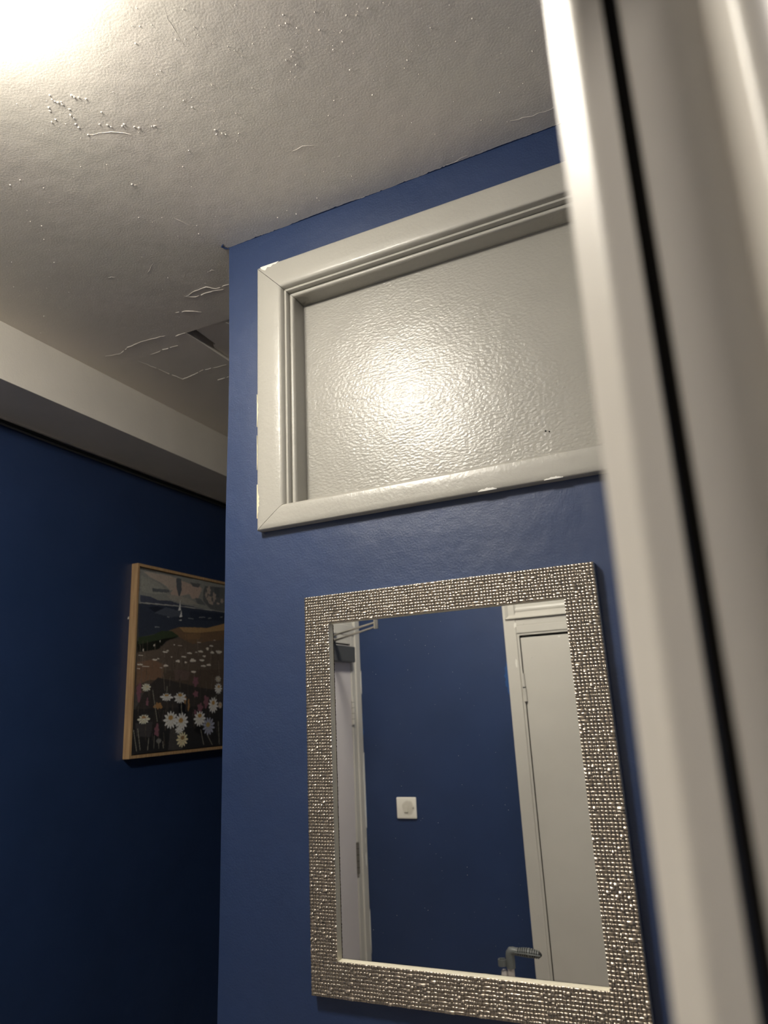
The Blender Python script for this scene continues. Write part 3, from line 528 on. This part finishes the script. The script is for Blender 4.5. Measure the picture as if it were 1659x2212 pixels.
# ------------------------------------------------------------------ ceiling lamp
lx, ly = LAMP_POS
lamp = empty('ceiling_lamp', (lx, ly, CEIL), 'round glowing white flush lamp on the ceiling', 'lamp')
G().lathe([(.108, CEIL-.0002), (.108, CEIL-.012), (.100, CEIL-.012)], lx, ly).make('lamp_base', M_WHITE, lamp, smooth=True)
R_, H_ = .120, .074
prof_l = [(.05, CEIL-.012), (R_-.010, CEIL-.012), (R_, CEIL-.018)]
for k in range(1, 9):
    t = k/8*math.pi/2
    prof_l.append((R_-.060+.060*math.cos(t), CEIL-.018-(H_-.018)*math.sin(t)))
G().lathe(prof_l, lx, ly).make('diffuser', M_EMIT, lamp, smooth=True)

# ------------------------------------------------------------------ ceiling damage
CRACKS = [[[-0.2091,0.1035],[-0.1805,0.0966],[-0.1385,0.0933],[-0.1229,0.1121],[-0.0847,0.1124]],[[-0.2048,0.1035],[-0.1876,0.1156],[-0.1435,0.1152],[-0.1011,0.1232]],[[-0.5976,0.2263],[-0.5549,0.2374],[-0.5096,0.2192],[-0.4477,0.2138],[-0.3789,0.222]],[[-0.3669,0.2374],[-0.3225,0.2376]],[[-0.4841,0.2816],[-0.428,0.2772],[-0.3772,0.2811]],[[-0.5432,0.2932],[-0.5308,0.3436],[-0.5103,0.4469],[-0.4596,0.4392],[-0.419,0.43],[-0.3408,0.4385]],[[-0.2782,0.1464],[-0.2443,0.1557],[-0.2203,0.1768]],[[-0.4414,0.5062],[-0.3793,0.5029]],[[0.2669,-0.1693],[0.2826,-0.1737],[0.2957,-0.1755],[0.314,-0.1682],[0.3332,-0.1592]],[[0.3394,-0.1214],[0.3513,-0.1215]],[[-0.2238,-0.0125],[-0.1987,-0.0291],[-0.1857,-0.0359]],[[-0.0989,0.049],[-0.0858,0.046],[-0.0805,0.051]],[[-0.3134,-0.0459],[-0.3033,-0.0444],[-0.2974,-0.039]],[[-0.1667,0.0195],[-0.1616,0.0391],[-0.1458,0.027]],[[-0.0424,-0.1448],[-0.0355,-0.1247],[-0.0262,-0.0996]],[[-0.0233,-0.3736],[-0.0025,-0.3673],[0.0167,-0.3594],[0.0356,-0.3458],[0.0562,-0.3337]],[[0.2621,-0.5044],[0.2497,-0.4788],[0.2475,-0.4633],[0.2423,-0.4312]],[[0.6513,-0.0503],[0.6914,-0.043],[0.7306,-0.0416]],[[0.3194,-0.0031],[0.3969,0.0087],[0.5097,-0.0019],[0.559,-0.009]]]
def ridge(pts, wd, h):
    """jagged lifted plaster edge hanging just below the ceiling"""
    P = []
    for (a, b), (c, d2) in zip(pts, pts[1:]):
        L = math.hypot(c-a, d2-b); n = max(2, int(L/.008))
        for i in range(n):
            t = i/n; P.append((a+(c-a)*t+random.uniform(-.0016, .0016), b+(d2-b)*t+random.uniform(-.0016, .0016)))
    P.append(tuple(pts[-1])); g = G(); n = len(P); base = []
    for i, (x, y) in enumerate(P):
        x2, y2 = P[min(i+1, n-1)]; x1, y1 = P[max(i-1, 0)]
        dx, dy = x2-x1, y2-y1; L = math.hypot(dx, dy)+1e-9; nx, ny = -dy/L, dx/L
        k = (.35+.65*math.sin(math.pi*min(max(i/(n-1), .03), .97)))*random.uniform(.6, 1.2)
        base.append([(x-nx*wd*k, y-ny*wd*k, CEIL+.0002), (x-nx*wd*.1*k, y-ny*wd*.1*k, CEIL-h*k), (x+nx*wd*k, y+ny*wd*k, CEIL+.0002)])
    for i in range(n-1):
        if random.random() < .13: continue
        a, b = base[i], base[i+1]
        g.add(a+b, [(0, 1, 4, 3), (1, 2, 5, 4), (0, 3, 5, 2)])
    return g
for i, c in enumerate(CRACKS):
    h = .0013 if i < 8 else (.00025 if i == 16 else .0005)
    ridge(c, .0011 if i < 8 else .0007, h).make('plaster_crack', M_CEIL, ceiling)
CHIPS = [[-0.0124,-0.463],[-0.0158,-0.4564],[-0.0155,-0.4511],[-0.0124,-0.4473],[-0.0087,-0.4411],[-0.007,-0.4455],[-0.007,-0.4284],[-0.0148,-0.4194],[-0.0148,-0.4117],[-0.0229,-0.4013],[-0.0237,-0.3937],[-0.0225,-0.3744],[0.0187,-0.4466],[0.0198,-0.4429],[0.0257,-0.4387],[0.0335,-0.4315],[-0.0342,-0.4471],[-0.0384,-0.4407],[-0.0541,-0.4235],[-0.0446,-0.4241],[0.0354,-0.3994],[0.0131,-0.3822],[0.0234,-0.3744],[0.026,-0.3685],[0.0442,-0.3611],[0.05,-0.3626],[0.061,-0.3499],[0.0665,-0.3446],[0.0884,-0.3364],[0.0933,-0.335],[0.1735,-0.3534],[0.1764,-0.3357],[0.1801,-0.2784],[0.1764,-0.2697],[0.1902,-0.2612],[0.1863,-0.2668],[0.2123,-0.253],[0.1084,-0.263],[-0.0438,-0.247],[-0.0401,-0.2422],[0.1956,-0.4936],[0.2047,-0.4881],[0.1789,-0.4696],[0.1791,-0.4151],[0.2377,-0.4469],[0.2792,-0.4798],[0.4045,-0.4051],[0.4009,-0.392],[0.4117,-0.3779],[0.4149,-0.3519],[0.4482,-0.3874],[0.4397,-0.3591],[0.4873,-0.3614],[0.5008,-0.3544],[0.466,-0.3411],[0.4617,-0.3257],[0.4677,-0.2999],[0.4484,-0.2759],[0.3968,-0.2355],[0.4424,-0.3205],[0.3833,-0.3513],[0.385,-0.3459],[0.378,-0.3403],[0.3667,-0.3387],[0.3765,-0.3241],[0.3618,-0.3174],[0.521,-0.3561],[0.5179,-0.3097],[0.3151,-0.27],[0.3727,-0.2119],[0.4597,-0.2151],[0.2346,-0.3564],[0.2891,-0.3206],[-0.2183,-0.3552],[-0.2456,-0.3547],[-0.1983,-0.3191],[-0.2928,-0.244],[-0.3004,-0.2647],[-0.3244,-0.2117],[-0.3714,-0.1451],[-0.4506,-0.191],[0.0723,-0.2369],[0.3411,-0.0648],[0.2506,-0.0434],[0.252,-0.0365],[0.1774,-0.041],[0.149,-0.0322],[0.1889,-0.0234],[0.5384,-0.2489],[0.545,-0.2163],[0.5922,-0.2841],[0.6192,-0.2437],[0.6542,-0.269],[0.6607,-0.1944],[0.7004,-0.2279],[0.6539,-0.1181],[0.694,-0.1179],[0.7228,-0.1713],[0.5771,-0.1371],[0.4873,-0.1511],[0.5228,-0.0853],[0.6076,-0.0759],[-0.5735,-0.0018],[-0.5285,-0.1237],[-0.6475,0.0504],[-0.6454,0.0544],[-0.1923,0.0219],[-0.0704,-0.0843],[-0.0136,-0.0927],[-0.0268,-0.0691],[-0.0862,-0.1442],[-0.0596,-0.1461],[-0.1008,-0.1686]]
g = G()
def nib(g, x, y, r, h):
    n = 6; a0 = random.uniform(0, 1); v = []
    for k in range(n):
        t = a0+2*math.pi*k/n; q = r*random.uniform(.6, 1.3); v.append((x+q*math.cos(t), y+q*math.sin(t), CEIL+.0001))
    for k in range(n):
        t = a0+2*math.pi*k/n; q = r*random.uniform(.3, .7); v.append((x+q*math.cos(t), y+q*math.sin(t), CEIL-h*random.uniform(.6, 1)))
    g.add(v, [tuple(range(n, 2*n))]+[(k, (k+1) % n, n+(k+1) % n, n+k) for k in range(n)])
for i, (x, y) in enumerate(CHIPS):
    big = i < 40
    nib(g, x, y, random.uniform(.0014, .0028) if big else random.uniform(.0009, .0019), random.uniform(.0009, .0019))
for k in range(420):
    x = random.gauss(.45, .22) if k < 170 else random.uniform(-.6, .8)
    y = random.gauss(-.33, .13) if k < 170 else random.uniform(-.5, .25)
    if y > -.006 and x > -.004: continue
    nib(g, x, y, random.uniform(.0005, .0011), random.uniform(.0006, .0012))
o = g.make('paint_nibs', M_CEIL, ceiling); o['kind'] = 'stuff'
# a loose white flake by the hatch
flake('loose_flake', [(-.1990, .250), (-.1950, .246), (-.1925, .262), (-.1960, .268)], 0, M_WHITE, ceiling, mapf=lambda a, b, d: (a, b, CEIL-.001-d), th=.001)

# ------------------------------------------------------------------ cables under the beam
def cable(name, z, r, mt, x, label, ph):
    P = []
    for i in range(60):
        y = -.84+i*(YF+.83)/59
        P.append((x, y, z-.004*math.sin(max(0, min(1, (y-.1)/1.2))*math.pi)+.0008*math.sin(i*.9+ph)))
    o = G().tube(P, r, 8).make(name, mt, smooth=True)
    return tag(o, label, 'cable')
cable('wall_cable', 2.5682, .0042, M_BLACK, -.8908, 'thin black cable run along the top of the hall wall', 0)
cable('wall_cable', 2.5605, .0034, M_GREYC, -.8920, 'thinner dark grey cable just below the black cable', 1.3)

# ------------------------------------------------------------------ near doorway post (out of focus)
post = empty('trim_2', (.85, -.875, 0), 'pale grey doorway post close to the camera', None, 'structure')
SH, ZR = .0100, 1.99
def arc(cx, cy, r, a0, a1, n=7):
    return [(cx+r*math.cos(math.radians(a0+(a1-a0)*i/n)), cy+r*math.sin(math.radians(a0+(a1-a0)*i/n))) for i in range(n+1)]
pa = [(.8413, -.862), (.820, -.8634)] + [(.820, -.8645), (.8285, -.8745)] + arc(.8345, -.8715, .0070, 210, 270) + [(.8413, -.8785)]
pb = [(.8470, -.862), (.8470, -.8765), (.8475, -.8772), (.8725, -.8772), (.8725, -.862)]
pc = [(.8725, -.862), (.8725, -.8785), (.8795, -.8885)] + arc(.8850, -.8885, .0065, 210, 270) + [(.8880, -.895), (.8915, -.893), (.893, -.862)]
G().prism(pa, 0, 2.06, SH, ZR).make('door_stop', M_POST, post, smooth=True, sharp=40)
G().prism(pb, 0, 2.06, SH, ZR).make('lining_board', M_POST, post)
G().box(.8405, .8480, -.8632, -.8622, 0, 2.06).make('gap', M_DARK, post)  # black strip paints the shade at the back of the groove
G().prism(pc, 0, 2.06, SH, ZR).make('architrave', M_POST, post, smooth=True, sharp=40)

# ------------------------------------------------------------------ doors seen in the mirror
def hinge(par, x, y, z0, z1, r, mt, n=5):
    h = mk('hinge', *(lambda q: (q.v, q.f))(G().tube([(x, y, z0), (x, y, z1)], r, 10)), mt, par, smooth=True)
    L = (z1-z0)/n
    for k in range(1, n):
        z = z0+L*k
        G().tube([(x, y, z-.0006), (x, y, z+.0006)], r*1.06, 10).make('knuckle_joint', M_DARK, h)
    return h
# door_1: on the left return wall, faces +x
d1 = empty('door_1', (-.612, -1.30, 0), 'lilac grey door with dark closer at left of the mirror image', None, 'structure')
XW = -.612
G().box(XW, -.602, -1.669, -.905, .005, 2.004).make('leaf', M_DOORL, d1, bevel=.002)
G().box(XW, -.599, -1.706, -1.672, 0, 2.046).box(XW, -.599, -.902, -.872, 0, 2.046).box(XW, -.599, -1.672, -.902, 2.010, 2.046).make('door_frame', M_DOOR, d1, bevel=.002)
G().box(XW+.0002, -.6085, -1.672, -.902, 2.004, 2.010).make('head_gap', M_DARK, d1)
for y0, y1, z0, z1 in ((-1.7515, -1.706, 0, 2.70),):
    G().box(XW, -.594, y0, y1, z0, z1).make('architrave', M_DOOR, d1, bevel=.004)
G().box(XW, -.596, -1.706, -.872, 2.046, 2.092).make('head_board', M_DOOR, d1, bevel=.004)
G().box(XW, -.604, -1.706, -.872, 2.092, 2.70).make('upper_panel', M_DOOR, d1, bevel=.003)
yz = lambda a, b, d: (-.594+d, a, b)
flake('scuffed_paint', [(-1.7515, 1.26), (-1.7515, 1.56), (-1.7430, 1.555), (-1.7380, 1.50), (-1.7340, 1.46), (-1.7400, 1.42), (-1.7390, 1.34), (-1.7420, 1.27)], 0, M_WHITE, d1, mapf=yz)
flake('scuffed_paint', [(-1.7515, 1.80), (-1.7515, 1.90), (-1.7440, 1.885), (-1.7420, 1.845), (-1.7450, 1.81)], 0, M_WHITE, d1, mapf=yz)
flake('scuffed_paint', [(-1.7380, 1.118), (-1.7300, 1.130), (-1.7290, 1.160), (-1.7360, 1.172), (-1.7410, 1.150)], 0, M_WHITE, d1, mapf=yz)
flake('scuffed_paint', [(-1.7360, 1.205), (-1.7320, 1.205), (-1.7310, 1.228), (-1.7370, 1.226)], 0, M_WHITE, d1, mapf=yz)
flake('scuffed_paint', [(-1.7515, .80), (-1.7515, .96), (-1.7470, .95), (-1.7440, .90), (-1.7460, .84)], 0, M_WHITE, d1, mapf=yz)
hinge(d1, -.597, -1.6705, 1.676, 1.790, .0062, M_DOOR)
hinge(d1, -.597, -1.6690, 1.106, 1.221, .0062, M_DSTEEL)
cl = G().box(-.602, -.566, -1.650, -1.400, 1.930, 1.996).make('door_closer', M_CLOSER, d1, bevel=.004)
E_ = Vector((-.3115, -1.332, 2.0405))
def armpts(p, ext, dz): 
    p = Vector(p); d = (p-E_).normalized(); return [E_+Vector((0, 0, dz)), p+d*ext]
G().tube(armpts((-.57, -1.4646, 2.0300), .025, .008), .0075, 8, flat=.55).make('arm', M_STEEL, cl, smooth=True)
G().tube(armpts((-.56, -1.4570, 2.0100), .030, -.008), .0075, 8, flat=.55).make('arm', M_STEEL, cl, smooth=True)
G().tube([E_+Vector((0,0,-.016)), E_+Vector((0,0,.018))], .0085, 12).make('elbow_pin', M_STEEL, cl, smooth=True)
G().tube([(-.572, -1.470, 1.994), (-.572, -1.470, 2.012)], .010, 12).make('spindle', M_CLOSER, cl, smooth=True)
G().box(-.600, -.570, -1.500, -1.440, 2.022, 2.044).make('arm_bracket', M_STEEL, d1, bevel=.003)

# door_2: in the rear wall, faces +y
d2 = empty('door_2', (.51, YB, 0), 'pale grey door with transom at right of the mirror image', None, 'structure')
G().box(.130, .890, YB, YB+.008, .005, 1.981).make('leaf', M_DOOR, d2, bevel=.002)
G().box(.1175, .1265, YB, YB+.011, 0, 1.9995).box(.8935, .9025, YB, YB+.011, 0, 1.9995).box(.1265, .8935, YB, YB+.011, 1.9905, 1.9995).make('stop_bead', M_DOOR, d2, bevel=.0015)
G().box(.1265, .130, YB+.0003, YB+.0015, 0, 1.9905).box(.890, .8935, YB+.0003, YB+.0015, 0, 1.9905).box(.1265, .8935, YB+.0003, YB+.0015, 1.981, 1.9905).make('gap', M_DARK, d2)
for a, c in ((.067, .1175), (.9025, .953)):
    G().box(a, c, YB, YB+.0155, 0, 2.660).make('architrave', M_DOOR, d2, bevel=.003)
G().box(.1175, .9025, YB, YB+.0155, 1.9995, 2.0300).box(.1175, .9025, YB, YB+.0135, 2.0300, 2.0560).make('head_rail', M_DOOR, d2, bevel=.0015)
bp = [(0, 0), (0, .0240), (.08, .0250), (1, .0030), (1, 0)]
for g in rails((.0780, .942, 2.0576, 2.63), (.1075, .912, 2.0871, 2.60), bp, lambda x, z, d: (x, YB+d, z)):
    g.make('transom_bevel', M_DOOR, d2)
bp2 = [(0, 0), (0, .0065), (.5, .0075), (1, .0062), (1, 0)]
for g in rails((.1075, .912, 2.0871, 2.60), (.1215, .898, 2.1030, 2.588), bp2, lambda x, z, d: (x, YB+d, z)):
    g.make('transom_bead', M_DOOR, d2)
G().box(.1215, .898, YB, YB+.003, 2.1030, 2.588).make('transom_panel', M_DOOR, d2)
xz = lambda a, b, d: (a, YB+.0155+d, b)
flake('paint_chip', [(.112, 2.020), (.120, 2.027), (.121, 2.040), (.116, 2.044), (.110, 2.034)], 0, M_WHITE, d2, mapf=xz)
flake('paint_chip', [(.104, 1.868), (.109, 1.866), (.110, 1.895), (.105, 1.900), (.102, 1.884)], 0, M_WHITE, d2, mapf=xz)
flake('paint_chip', [(.279, 1.972), (.287, 1.971), (.288, 1.976), (.281, 1.977)], 0, M_WHITE, d2, mapf=lambda a, b, d: (a, YB+.008+d, b))
h = G().tube([(.1265, YB+.013, 1.790), (.1265, YB+.013, 1.842)], .0068, 10).make('hinge', M_DOOR, d2, smooth=True)
G().tube([(.1290, YB+.013, 1.735), (.1290, YB+.013, 1.786)], .0066, 10).make('lower_knuckle', M_DOOR, h, smooth=True)
G().tube([(.1278, YB+.012, 1.784), (.1278, YB+.012, 1.792)], .0058, 10).make('knuckle_gap', M_DARK, h)

# ------------------------------------------------------------------ light switch on the rear wall
sw = mk('light_switch', *(lambda q: (q.v, q.f))(G().box(-.4505, -.3640, YB+.0002, YB+.0092, 1.3010, 1.3825)), M_SWITCH, None, bevel=.0036, seg=3, smooth=True, sharp=70)
tag(sw, 'white plastic light switch with grubby centre on the navy rear wall', 'switch')
rk = G().add([(-.4175, YB+.009, 1.3265), (-.3990, YB+.009, 1.3265), (-.3990, YB+.009, 1.3510), (-.4175, YB+.009, 1.3510), (-.4170, YB+.0135, 1.3270), (-.3995, YB+.0135, 1.3270), (-.3995, YB+.0102, 1.3505), (-.4170, YB+.0102, 1.3505)],
             [(0,1,2,3),(4,7,6,5),(0,4,5,1),(1,5,6,2),(2,6,7,3),(3,7,4,0)])
rk.make('rocker', M_SWITCH, sw)
G().tube([(-.3765, YB+.0088, 1.3412), (-.3765, YB+.0100, 1.3412)], .0032, 12).make('screw', M_STEEL, sw)
G().tube([(-.4380, YB+.0088, 1.3412), (-.4380, YB+.0100, 1.3412)], .0032, 12).make('screw', M_SWITCH, sw)

# ------------------------------------------------------------------ walking stick
YS = -1.532
st = empty('walking_stick', (.040, YS, 0), 'folding walking stick with ribbed grey handle, reflected low in the mirror', 'walking stick')
G().tube([(.0400, YS, .030), (.0400, YS, .882)], .0118, 16).make('shaft', M_POLE, st, smooth=True)
G().tube([(.0400, YS, 0), (.0400, YS, .004), (.0400, YS, .030), (.0400, YS, .045)], [.015, .016, .0135, .012], 16).make('rubber_foot', M_RUB, st, smooth=True)
G().tube([(.0172, YS+.004, .50), (.0172, YS+.004, .860), (.0172, YS+.004, .866)], [.0104, .0104, .0070], 14).make('folded_section', M_POLE, st, smooth=True)
hd = G().tube([(.0415, YS, .872), (.0412, YS, .895), (.0405, YS, .908), (.0415, YS, .9175), (.0450, YS, .9225), (.0530, YS, .9235), (.0640, YS, .9230)],
         [.0146, .0148, .0146, .0146, .0140, .0128, .0112], 16).make('handle', M_GRIP, st, smooth=True)
GP = []
for i in range(25):
    t = i/24; x = .062+.0885*t
    z = .9225+.0010*math.sin(t*math.pi)-.0045*t*t
    r = (.0100+.0056*math.sin(math.pi*min(1, .12+t*.80)))*(1 if t < .86 else math.sqrt(max(.04, 1-((t-.86)/.145)**2)))
    GP.append((x, z, r))
G().tube([(x, YS, z) for x, z, r in GP], [r*.86 for _, _, r in GP], 14, flat=.9).make('grip_core', M_RUB, hd, smooth=True)
for k in range(12):
    i = int(1+k*1.85)
    x, z, r = GP[i]
    G().tube([(x-.0017, YS, z), (x+.0017, YS, z)], r*1.02, 14, flat=.92).make('grip_rib', M_GRIP, hd)
G().tube([(x, YS+r*.93, z-.0005) for x, z, r in GP[:-1]], .0023, 6).make('grip_spine', M_GRIP, hd, smooth=True)
cp = [(.030, YS+.004, .888)]
for i in range(13):
    t = math.radians(20+i*24); cp.append((.0135+.0125*math.cos(t), YS+.006+.0125*math.sin(t), .888))
g = G()
for (xa, ya, _), (xb, yb, _) in zip(cp, cp[1:]):
    dx, dy = xb-xa, yb-ya; L = math.hypot(dx, dy); nx, ny = -dy/L*.0016, dx/L*.0016
    g.add([(xa+nx, ya+ny, .878), (xb+nx, yb+ny, .878), (xb-nx, yb-ny, .878), (xa-nx, ya-ny, .878), (xa+nx, ya+ny, .898), (xb+nx, yb+ny, .898), (xb-nx, yb-ny, .898), (xa-nx, ya-ny, .898)],
          [(0,3,2,1),(4,5,6,7),(0,1,5,4),(1,2,6,5),(2,3,7,6),(3,0,4,7)])
g.make('clip', M_GRIP, hd)
